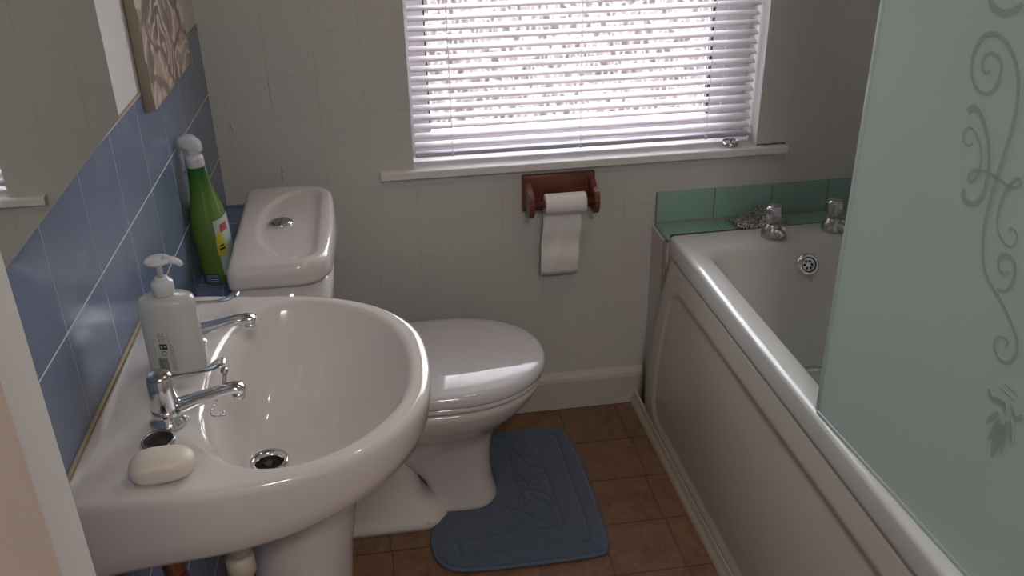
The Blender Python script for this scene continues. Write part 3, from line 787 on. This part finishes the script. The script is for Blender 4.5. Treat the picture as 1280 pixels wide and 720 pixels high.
def Dpoly(g):   # D shaped recess: bowed side toward the wall, straight side along the front edge
    pts = []; xr, xl, h = X1 - .013 - g, X0 + .036 + g, H - .030 - g
    rc = .030
    for cx, cy, a0 in ((xr - rc, CY + h - rc, 0), ):
        for i in range(9): a = a0 + PI / 2 * i / 8; pts.append((cx + rc * math.cos(a) - .30, cy + rc * math.sin(a)))
    for i in range(1, 32):
        a = PI / 2 + PI * i / 32; pts.append(((xr - rc) + ((xr - rc) - xl) * math.copysign(abs(math.cos(a)) ** .9, math.cos(a)) - .30, CY + h * math.sin(a)))
    for i in range(9): a = 3 * PI / 2 + PI / 2 * i / 8; pts.append((xr - rc + rc * math.cos(a) - .30, CY - h + rc + rc * math.sin(a)))
    return pts
rr = []
for i_, z in [(.004, .714), (.0, .716), (.0, .722), (.0, .738), (.0012, .747), (.004, .7535), (.009, .7568), (.013, .7572)]:
    rr.append([(x, y, z + DZ) for x, y in polar(Dring(X0 + i_, X1 - i_, H - i_, z, rf=.055 - i_ * .5, rb=.014))])
for g, z in ((.0, .7571), (.003, .7565), (.008, .7545), (.013, .7522), (.018, .7510), (.026, .7504)):
    rr.append([(x, y, z + DZ) for x, y in polar(Dpoly(g))])
last = rr[-1]
for s_ in (.66, .33, .02): rr.append([(CCX + (x - CCX) * s_, CCY + (y - CCY) * s_, .7500 + DZ) for x, y, z in last])
v, f = loft(rr); raw('cistern_lid', v, f, M['ceramic'], wc)
bx, by = .152 - .30, -.318 - TC
v, f = lathe([(.0235, .7495 + DZ), (.0235, .7530 + DZ), (.0215, .7545 + DZ), (.0192, .7535 + DZ)], (bx, by, 0), 40, cap1=False); fb = raw('flush_button', v, f, M['chrome'], wc)
v, f = lathe([(.0188, .7500 + DZ), (.0188, .7532 + DZ), (.0165, .7546 + DZ), (0, .7549 + DZ)], (bx, by, 0), 40, cap1=False); raw('button_half', v, f, M['chrome_dull'], fb)
v, f = tube([(bx - .002, by - .0180, .7550 + DZ), (bx + .002, by + .0180, .7550 + DZ)], .0007, 6); raw('button_split', v, f, M['black'], fb)

# ------------------------------------------------------------------ spray bottle
sb = thing('spray_bottle', 'green bathroom cleaner trigger spray bottle with clear nozzle beside the cistern', 'spray bottle', (.031, -.368, .650), math.radians(-8))
sb.rotation_euler = (0, math.radians(-3.0), math.radians(-6)); sb.scale = (1.16, 1.1, 1.20)
def ov(ax, ay, z, e=.8, n=40, dx=0): return [(dx + ax * sup(2 * PI * j / n, e)[0], ay * sup(2 * PI * j / n, e)[1], z) for j in range(n)]
v, f = loft([ov(.024, .034, 0), ov(.0265, .037, .003), ov(.0275, .038, .02), ov(.0280, .0385, .08), ov(.0275, .0375, .105, .9), ov(.0245, .032, .125, .95), ov(.0200, .024, .145, 1), ov(.0180, .0195, .160, 1), ov(.0165, .0165, .175, 1), ov(.0150, .0150, .190, 1), ov(.0130, .013, .197, 1)]); raw('bottle_body', v, f, M['green_bottle'], sb)
def rib(z): return (.0152, z), (.0142, z + .0015)
pr_ = []
for k in range(5): pr_ += list(rib(.192 + k * .003))
v, f = lathe(pr_ + [(.0135, .209), (.009, .212)], n=32); raw('collar', v, f, M['pump'], sb)
hd = [(-.015, .008, .221, .006), (-.013, .0100, .223, .009), (-.006, .0110, .227, .0125), (.0, .0115, .229, .0130), (.010, .0110, .231, .0110), (.018, .0100, .231, .0085), (.0185, .0075, .231, .0070), (.026, .0070, .2305, .0068), (.0265, .004, .2305, .004)]
# nozzle points back to the left, trigger hangs below it
rings = [[(-x, w * sup(2 * PI * j / 24, .6)[0], z + h * sup(2 * PI * j / 24, .6)[1]) for j in range(24)] for x, w, z, h in hd]
v, f = join(loft(rings), lathe([(.0095, .209), (.0100, .222)], n=20), lathe([(.0048, 0), (.006, -.007), (.0045, -.009)], (-.022, 0, .229), 16, axis='X')); raw('nozzle_head', v, f, M['pump'], sb)
v, f = tube(smoothpath([(-.012, 0, .224), (-.019, 0, .212), (-.0175, 0, .198), (-.021, 0, .184)], 5), [.0045] * 15 + [.003], 10, flat=.6); raw('trigger', v, f, M['pump'], sb)
def spatch(u0, u1, z0, z1, off=.0006, n=8, e=.8, ax=.0278, ay=.0383):
    rows = []
    for i in range(n + 1):
        a = math.radians(u0 + (u1 - u0) * i / n); c, s = sup(a, e); rows.append([((ax + off) * c, (ay + off) * s, z0 + (z1 - z0) * k / 3) for k in range(4)])
    return loft(rows, False, False, closed=False)
v, f = spatch(-62, 10, .016, .110, .0005, 14); raw('front_label', v, f, M['label_white'], sb)
v, f = join(spatch(-66, -32, .052, .078, .0010), spatch(-60, -36, .078, .088, .0010)); raw('yellow_label', v, f, M['yellow'], sb)
v, f = spatch(-40, -8, .088, .101, .0013); raw('red_lettering', v, f, M['label_red'], sb)
v, f = join(spatch(-58, -36, .060, .0635, .0014), spatch(-56, -40, .066, .069, .0014)); raw('dark_lettering', v, f, M['dark_ink'], sb)
v, f = spatch(-34, -16, .016, .030, .0013); raw('blue_emblem', v, f, M['label_blue'], sb)
v, f = spatch(-118, -78, .006, .022, .0010); raw('blue_label', v, f, M['label_blue'], sb)
v, f = join(*[spatch(-114, -82, .008 + k * .0034, .0092 + k * .0034, .0014) for k in range(4)]); raw('label_stripes', v, f, M['label_white'], sb)

# ------------------------------------------------------------------ bath mat
def matmesh():
    # outline, metres, relative to (.595,-.34)
    out = [(.600, -.105), (.735, -.110), (.765, -.122), (.778, -.150), (.790, -.300), (.788, -.520), (.780, -.560), (.755, -.582), (.60, -.585), (.47, -.580), (.425, -.560), (.405, -.520), (.402, -.470), (.415, -.430), (.440, -.398), (.480, -.396), (.525, -.394), (.549, -.380), (.564, -.347), (.569, -.31), (.572, -.28), (.556, -.258), (.53, -.250), (.48, -.248), (.44, -.246), (.415, -.225), (.402, -.17), (.405, -.13), (.43, -.108), (.50, -.104)]
    out = [(p.x, p.y) for p in smoothpath([(x, y, 0) for x, y in out + [out[0]]], 5)[:-1]]
    return out
mo = matmesh()
def seg_d(px, py, a, b):
    dx, dy = b[0] - a[0], b[1] - a[1]; t = max(0, min(1, ((px - a[0]) * dx + (py - a[1]) * dy) / (dx * dx + dy * dy + 1e-12)))
    return math.hypot(px - a[0] - t * dx, py - a[1] - t * dy)
def pd(px, py, P, closed=False): return min(seg_d(px, py, P[i], P[(i + 1) % len(P)]) for i in range(len(P) - (0 if closed else 1)))
groove = [[(.560, -.135), (.715, -.138), (.748, -.155), (.752, -.530), (.740, -.548), (.46, -.545), (.452, -.500), (.56, -.492), (.585, -.475)],
          [(.640, -.165), (.690, -.165), (.700, -.490), (.560, -.493)], [(.640, -.165), (.612, -.185), (.622, -.40), (.600, -.44)]]
for cx_, cy_ in ((.642, -.222), (.640, -.352), (.640, -.470)):   # four petals around each node
    for qx, qy in ((-.060, .062), (.056, .062), (-.060, -.062), (.056, -.062)):
        if cy_ < -.45 and qy < 0: continue
        if qx < 0 and cy_ > -.45 and not (cy_ > -.3 and qy > 0): qx = -.030
        dx, dy = -qy, qx; L_ = math.hypot(dx, dy)
        for k in (-1, 1):
            groove.append([(cx_ + qx * i / 6 + k * dx / L_ * .013 * math.sin(PI * i / 6), cy_ + qy * i / 6 + k * dy / L_ * .013 * math.sin(PI * i / 6)) for i in range(7)])
def build_mat():
    bm = bmesh.new(); st = .003; nx, ny = 134, 168; vs = {}
    cells = []
    for i in range(nx):
        for j in range(ny):
            x, y = .398 + i * st, -.590 + j * st
            if inpoly(x + st / 2, y + st / 2, mo) : cells.append((i, j))
    def V(i, j):
        if (i, j) not in vs:
            x, y = .398 + i * st, -.590 + j * st
            d = pd(x, y, mo, True)
            if not inpoly(x, y, mo) or d < .002:
                best = min(mo, key=lambda q: (q[0] - x) ** 2 + (q[1] - y) ** 2)
                if not inpoly(x, y, mo): x, y = best
                z = .004
            else:
                gd = min(pd(x, y, g_) for g_ in groove)
                z = .014 * min(1, (d / .008)) ** .5 + .003
                z -= .0085 * math.exp(-(gd / .0026) ** 2)
                z += random.uniform(-.0007, .0007)
            vs[(i, j)] = bm.verts.new((x - .595, y + .34, z))
        return vs[(i, j)]
    for i, j in cells:
        q = [V(i, j), V(i + 1, j), V(i + 1, j + 1), V(i, j + 1)]
        try: bm.faces.new(q)
        except ValueError: pass
    me = bpy.data.meshes.new('pile'); bm.to_mesh(me); bm.free(); return me
bmat = thing('bath_mat', 'slate blue contour bath mat with leaf pattern wrapped around the toilet foot', 'bath mat', (.595, -.34, 0))
link('pile', build_mat(), M['mat'], bmat, True)
v, f = tube([(x - .595, y + .34, .006) for x, y in mo + [mo[0]]], .0048, 8); M['binding'] = simple('mat_binding', (.10, .13, .18), .9); raw('binding', v, f, M['binding'], bmat)

# ------------------------------------------------------------------ bath (local frame: origin at far left corner of rim on the floor)
BO = (1.0305, 0, 0)
bt = thing('bathtub', 'white panelled bathtub along the right side of the room', 'bathtub', BO, BROT)
BY0, BY1, BW = -1.785, -.1105, .712
def br(ix, iy, z, r, ix2=None, iy2=None, ky=8):
    ix2 = ix if ix2 is None else ix2; iy2 = iy if iy2 is None else iy2
    return rrect(ix, BW - ix2, BY0 + iy, BY1 - iy2, r, z, ky)
rings = [br(.004, .004, .484, .005), br(0, 0, .486, .005), br(0, 0, .495, .005), br(0, 0, .530, .005), br(.0015, .0015, .536, .006), br(.005, .005, .5395, .008), br(.012, .012, .541, .012),
         br(.030, .035, .540, .03, .03, .040), br(.047, .075, .5385, .05, .04, .082), br(.053, .085, .535, .06, .05, .090), br(.058, .092, .527, .065, .055, .098), br(.063, .10, .510, .07, .06, .108), br(.070, .115, .46, .08, .066, .137),
         br(.085, .17, .36, .10, .08, .200), br(.105, .24, .24, .11, .10, .275), br(.125, .30, .17, .12, .12, .325), br(.16, .36, .145, .12, .155, .37), br(.22, .5, .14, .10, .21, .45), br(.30, .7, .138, .06, .29, .6)]
v, f = loft(rings, False, True); raw('bath_shell', v, f, M['bath'], bt)
# side panel: bowed profile with a raised border
def bow(z):
    t = z / .495; return .004 - .044 * math.sin(PI * min(1, (1 - t) * .62)) * (1 if t < 1 else 0) + (.004 if z < .02 else 0)
def panelmesh():
    ys = [BY1 + .001, BY1 - .012]; y = BY1 - .012; N = 90
    ya = [BY1 - .002 - (BY1 - BY0 - .004) * i / N for i in range(N + 1)]
    ya = sorted(set(ya + [BY1 - .055 - k * .004 for k in range(12)] + [BY0 + .055 + k * .004 for k in range(12)]), reverse=True)
    za = [.035 + (.486 - .035) * i / 46 for i in range(47)] + [.425 - .002, .425 + .002]; za = sorted(set(za))
    rows = []
    for yy in ya:
        row = []
        for z in za:
            # signed distance into rounded inner field
            x0, x1, z0, z1, r = BY0 + .060, BY1 - .060, .062, .424, .05
            qx = abs(yy - (x0 + x1) / 2) - ((x1 - x0) / 2 - r); qz = abs(z - (z0 + z1) / 2) - ((z1 - z0) / 2 - r)
            d = math.hypot(max(qx, 0), max(qz, 0)) + min(max(qx, qz), 0) - r
            dep = .0065 * max(0, min(1, (-d + .004) / .008))
            row.append((bow(z) + dep, yy, z))
        rows.append(row)
    return loft(rows, False, False, closed=False)
v, f = panelmesh(); pn = raw('side_panel', v, f, M['panel'], bt); sdm = pn.modifiers.new('s', 'SOLIDIFY'); sdm.thickness = .004; sdm.offset = -1
bx_ = bow(.04)
def plinth():
    prof = [(bx_ + .004, .0), (bx_ - .010, 0), (bx_ - .0105, .004), (bx_ - .008, .014), (bx_ - .004, .024), (bx_ - .001, .040), (bx_ + .004, .042)]
    n = len(prof); V = [(x, y, z) for y in (-.004, BY0) for x, z in prof]
    return V, [(i, (i + 1) % n, (i + 1) % n + n, i + n) for i in range(n)] + [tuple(range(n)), tuple(range(n, 2 * n))]
v, f = plinth(); raw('plinth_trim', v, f, M['panel'], bt, smooth=False)
# overflow
oy = BY1 - .103 - .003
OC = (0, 0, 0)
v, f = lathe([(.0, -.003), (.012, -.003), (.0165, -.0045), (.0185, -.0065), (.0205, -.007), (.026, -.0045), (.029, .0), (.029, .004)], OC, 48, axis='Y', cap0=False, cap1=False); ov_ = raw('overflow_plate', v, f, M['chrome'], bt); 
parts = [lathe([(.0, -.0042), (.0032, -.0042), (.0033, -.003)], (OC[0] + (.0088 * math.cos(k * PI / 3) if k < 6 else 0), OC[1], OC[2] + (.0088 * math.sin(k * PI / 3) if k < 6 else 0)), 14, axis='Y', cap0=False, cap1=False) for k in range(6)]
v, f = join(*parts); raw('overflow_hole_shade', v, f, M['black'], ov_)  # flat black discs, shade of the holes put into the colour
v, f = lathe([(.0158, -.0048), (.0168, -.0058), (.0178, -.0060), (.0186, -.0068)], OC, 40, axis='Y', cap0=False, cap1=False); raw('overflow_groove', v, f, M['black'], ov_)
v, f = join(tube(smoothpath([(OC[0] - .008, OC[1] - .006, OC[2] - .028), (OC[0], OC[1] - .008, OC[2] - .031), (OC[0] + .009, OC[1] - .006, OC[2] - .026)], 5), .0012, 6), tube(smoothpath([(OC[0] - .004, OC[1] - .006, OC[2] - .030), (OC[0] - .002, OC[1] - .010, OC[2] - .038), (OC[0] + .003, OC[1] - .008, OC[2] - .036), (OC[0] + .002, OC[1] - .006, OC[2] - .030)], 5), .0012, 6)); raw('chain_ring', v, f, M['chrome_dull'], ov_)
ov_.location = (1.332 - 1.0305, BY1 - .1235, .4885); ov_.rotation_euler = (math.radians(-30), 0, 0)
# chrome hand grip on the inner left wall
gp = smoothpath([(.064, -.690, .502), (.078, -.686, .505), (.108, -.690, .503), (.122, -.715, .500), (.124, -.80, .498), (.122, -.875, .500), (.108, -.898, .503), (.078, -.902, .505), (.064, -.900, .502)], 8)
v, f = tube(gp, .0062, 14, flat=.9); raw('hand_grip', v, f, M['chrome'], bt)

# tiled upstand and ledge between bath end and window wall
struct(box('trim_green_upstand', 1.0283, XR, -.007, -.0005, .526, .6085, M['green'], bev=0))
struct(box('trim_green_ledge', 1.026, XR, -.1085, -.007, .519, .5265, M['green_top'], bev=0))
struct(box('trim_ledge_sealant', 1.034, XR, -.1105, -.1085, .5262, .5405, M['crack_dark']))
struct(box('trim_upstand_sealant', 1.030, XR, -.0095, -.0065, .526, .530, M['grout']))
struct(box('wall_bath_end_boxing', 1.022, 1.06, -.106, -.0005, 0, .519, M['paint']))
struct(box('trim_boxing_edge', 1.0205, 1.0285, -.1085, -.102, .30, .5265, M['grout']))

# bath taps
def make_bath_tap():
    t = thing('bath_tap', '', 'tap', (0, 0, 0), 0, 'chrome pillar taps on the bath')
    v, f = lathe([(0, 0), (.0225, 0), (.0232, .003), (.0225, .010), (.0195, .020), (.0140, .028), (.0110, .032)], n=40); raw('base', v, f, M['chrome_dull'], t)
    n = 48; rings = []
    for r, z in ((.0105, .030), (.0130, .034), (.0165, .040), (.0180, .050), (.0178, .060), (.0165, .0665), (.0150, .069)):
        rings.append([((r + .0009 * math.cos(6 * a)) * math.cos(a), (r + .0009 * math.cos(6 * a)) * math.sin(a), z) for a in [2 * PI * j / n for j in range(n)]])
    v, f = loft(rings); raw('handwheel', v, f, M['chrome_dull'], t)
    v, f = lathe([(.0150, .0685), (.0150, .0705), (.0135, .0722), (0, .0728)], n=36, cap1=False); raw('cap', v, f, M['chrome'], t)
    v, f = tube(smoothpath([(0, -.004, .012), (.006, -.014, .014), (.010, -.024, .013), (.012, -.031, .008)], 4), [.012] * 4 + [.011] * 4 + [.0095] * 4 + [.009], 16); raw('spout', v, f, M['chrome_dull'], t)
    v, f = lathe([(.0085, 0), (.0085, .016), (.006, .018)], (.014, .004, .012), 8, axis='X'); raw('side_inlet', v, f, M['chrome'], t)
    return t
b1 = make_bath_tap(); b1.scale = (1.12, 1.12, 1.08); b1.location = (1.268, -.160, .5395); b1['label'] = 'left chrome bath tap with the silver scouring pad behind it'
b2 = copy_tree(b1); b2.location = (1.424, -.153, .5395); b2.rotation_euler = (0, 0, .15); b2['label'] = 'right chrome bath tap next to the edge of the glass screen'

# scouring pad
def pad():
    nx, ny = 26, 14; top, bot = [], []
    for i in range(nx + 1):
        for j in range(ny + 1):
            u, w = i / nx, j / ny
            x = -.068 + .136 * u + .006 * math.sin(9 * w + 1); y = -.038 + .076 * w + .010 * math.sin(5 * u)
            if u < .3: y -= .0; x += .03 * (w - .8) * (1 - u / .3) * -1
            fold = .036 * max(0, 1 - abs(u - .58) / .13) * (w ** 1.3)
            n_ = .0022 * noise.noise(Vector((x * 60, y * 60, 1)))
            e = min(u, 1 - u, w, 1 - w) * 12; th = .009 * min(1, e) + .0006
            zb = .002 + fold + abs(n_); top.append((x, y, zb + th)); bot.append((x, y, zb - .001))
    V = top + bot; m = len(top); F = []
    s = ny + 1
    for i in range(nx):
        for j in range(ny):
            a = i * s + j; F += [(a, a + 1, a + s + 1, a + s), (m + a, m + a + s, m + a + s + 1, m + a + 1)]
    bd = [j for j in range(s)] + [i * s + ny for i in range(1, nx + 1)] + [nx * s + j for j in range(ny - 1, -1, -1)] + [i * s for i in range(nx - 1, 0, -1)]
    for k in range(len(bd)):
        a, b = bd[k], bd[(k + 1) % len(bd)]; F.append((a, b, m + b, m + a))
    return V, F
v, f = pad(); sc_ = raw('scouring_pad', v, f, M['scour']); sc_.location = (1.276, -.070, .5300); sc_.rotation_euler = (0, 0, math.radians(-3))
tag(sc_, 'crumpled silver grey scouring pad on the green tile ledge behind the taps', 'scouring pad')

# ------------------------------------------------------------------ glass bath screen
GROT = .0756
gs = thing('bath_screen', 'frosted green glass bath screen with etched scroll pattern on the bath rim', 'bath screen', (1.053, -.8645, .5445), math.atan(GROT))
# local frame: panel runs along -y
box('glass_panel', 0.0, .006, -.86, 0.0, .0, 1.40, M['frost'], gs, bev=.0)
box('edge_highlight', -.0005, .0065, -.0095, .0012, .0, 1.40, M['glass_edge'], gs, bev=.0012)  # glass edge made wide and pale, its bright highlight painted in
M['seal'] = simple('clear_seal_strip', (.42, .50, .47), .25)
box('bottom_seal', -.0012, .0072, -.86, -.004, -.0035, .004, M['seal'], gs, bev=.001)
SC = {"A":[[0.2352,0.6369],[0.2302,0.6317],[0.2223,0.6377],[0.2216,0.6493],[0.2323,0.6565],[0.2459,0.6539],[0.2531,0.645],[0.2524,0.6255],[0.24,0.6104],[0.2221,0.6107],[0.2078,0.6242],[0.2029,0.647],[0.2107,0.6692],[0.2283,0.6777],[0.249,0.6744],[0.2687,0.6601],[0.2813,0.6424],[0.2877,0.6232],[0.291,0.5972],[0.2899,0.5756],[0.2882,0.551],[0.2852,0.5253],[0.2834,0.4995],[0.2827,0.4832],[0.2841,0.4557],[0.2898,0.4315],[0.298,0.4128],[0.3103,0.3983],[0.3282,0.3891],[0.3465,0.3782],[0.3631,0.365],[0.3751,0.3526],[0.3795,0.336],[0.3724,0.3187],[0.3573,0.3146],[0.3462,0.323],[0.3443,0.3351],[0.3522,0.3428],[0.3626,0.3423],[0.3619,0.3321]],
"B":[[0.2132,0.581],[0.2216,0.5886],[0.2348,0.5852],[0.2478,0.5727],[0.2597,0.5559],[0.2666,0.5375],[0.2698,0.5156],[0.2688,0.4939],[0.2596,0.4795],[0.2485,0.4751],[0.2375,0.4797],[0.2358,0.4901]],
"C":[[0.2329,0.5483],[0.2271,0.5422],[0.2164,0.5462],[0.2148,0.5563],[0.2232,0.5642],[0.2351,0.5606],[0.2463,0.5495],[0.2533,0.5351],[0.2541,0.5206],[0.2495,0.5061],[0.2418,0.5011],[0.2393,0.5089],[0.2472,0.5181],[0.2612,0.522],[0.2819,0.5221],[0.3028,0.5193],[0.3162,0.5212],[0.3235,0.528],[0.3177,0.533],[0.3103,0.5262],[0.304,0.5157],[0.3014,0.5022],[0.3002,0.4882],[0.3026,0.4721],[0.3095,0.4599],[0.322,0.4525],[0.3328,0.454],[0.338,0.4638],[0.3337,0.4725],[0.3248,0.474],[0.3227,0.4677]],
"D":[[0.3369,0.4245],[0.332,0.4178],[0.3226,0.4199],[0.3188,0.4314],[0.3248,0.4396],[0.3372,0.441],[0.3459,0.4332],[0.348,0.4168],[0.3407,0.3999],[0.3263,0.3949]],
"E":[[0.2079,0.7227],[0.2119,0.7122],[0.2223,0.7047],[0.2369,0.7027],[0.2515,0.7082],[0.2642,0.7176]],
"G":[[0.3529,0.2697],[0.3601,0.2606],[0.3738,0.2643],[0.3837,0.2658]],"H":[[0.3921,0.2714],[0.4042,0.2592],[0.413,0.2686]]}
LEAF = [[[0.386,0.2399],[0.3841,0.1871],45],[[0.3918,0.2473],[0.3969,0.2002],26],[[0.3959,0.2536],[0.4088,0.2206],24],[[0.3812,0.2442],[0.3722,0.2036],22],[[0.3762,0.2505],[0.3615,0.2229],22],[[0.3682,0.2812],[0.3994,0.2796],9],[[0.3744,0.2902],[0.3994,0.2879],9],[[0.3813,0.2693],[0.3868,0.2525],22]]
def ribbon(pts, wf, flip):
    P = smoothpath([(a, b, 0) for a, b in pts], 5); n = len(P); L_, R_ = [], []
    for i, p in enumerate(P):
        d = (P[min(i + 1, n - 1)] - P[max(i - 1, 0)]); d = d.normalized() if d.length > 1e-9 else Vector((1, 0, 0))
        q = Vector((-d.y, d.x, 0)); w = wf(i / (n - 1))
        for lst, s in ((L_, 1), (R_, -1)):
            o = p + q * w * s; sx = .9 - o.x if flip else o.x; lst.append((sx, o.y))
    V = [(x_, -a, b) for x_ in (-.0007, .0001) for a, b in L_ + R_]; m = 2 * n
    F = [(i, i + 1, n + i + 1, n + i) for i in range(n - 1)] + [(m + i, m + i + 1, i + 1, i) for i in range(n - 1)] + [(m + n + i, m + n + i + 1, n + i + 1, n + i) for i in range(n - 1)]
    return V, F
for flip in (False, True):
    parts = []
    for key, w0 in (('A', .0030), ('B', .0036), ('C', .0023), ('D', .0030), ('E', .0042), ('G', .0042), ('H', .0040)):
        k = (lambda t, w0=w0: w0 * (.62 + .38 * math.sin(PI * min(1, max(0, t))) ) )
        if key == 'B': k = lambda t, w0=w0: w0 * (.75 + .5 * abs(2 * t - 1) * (1 if 0.02 < t < .98 else .7))
        parts.append(ribbon(SC[key], k, flip))
    for a, b, w in LEAF:
        w0 = w * .00016
        mid = [(a[0] + (b[0] - a[0]) * t, a[1] + (b[1] - a[1]) * t) for t in (0, .33, .66, 1)]
        parts.append(ribbon(mid, (lambda t, w0=w0: w0 * max(.06, math.sin(PI * (t * .86 + .14)) ** .8)), flip))
    v, f = join(*parts); raw('etched_scroll', v, f, M['etch'], gs, smooth=False)
box('wall_channel', -.008, .014, -.885, -.855, -.0, 1.42, M['chrome'], gs, bev=.001)
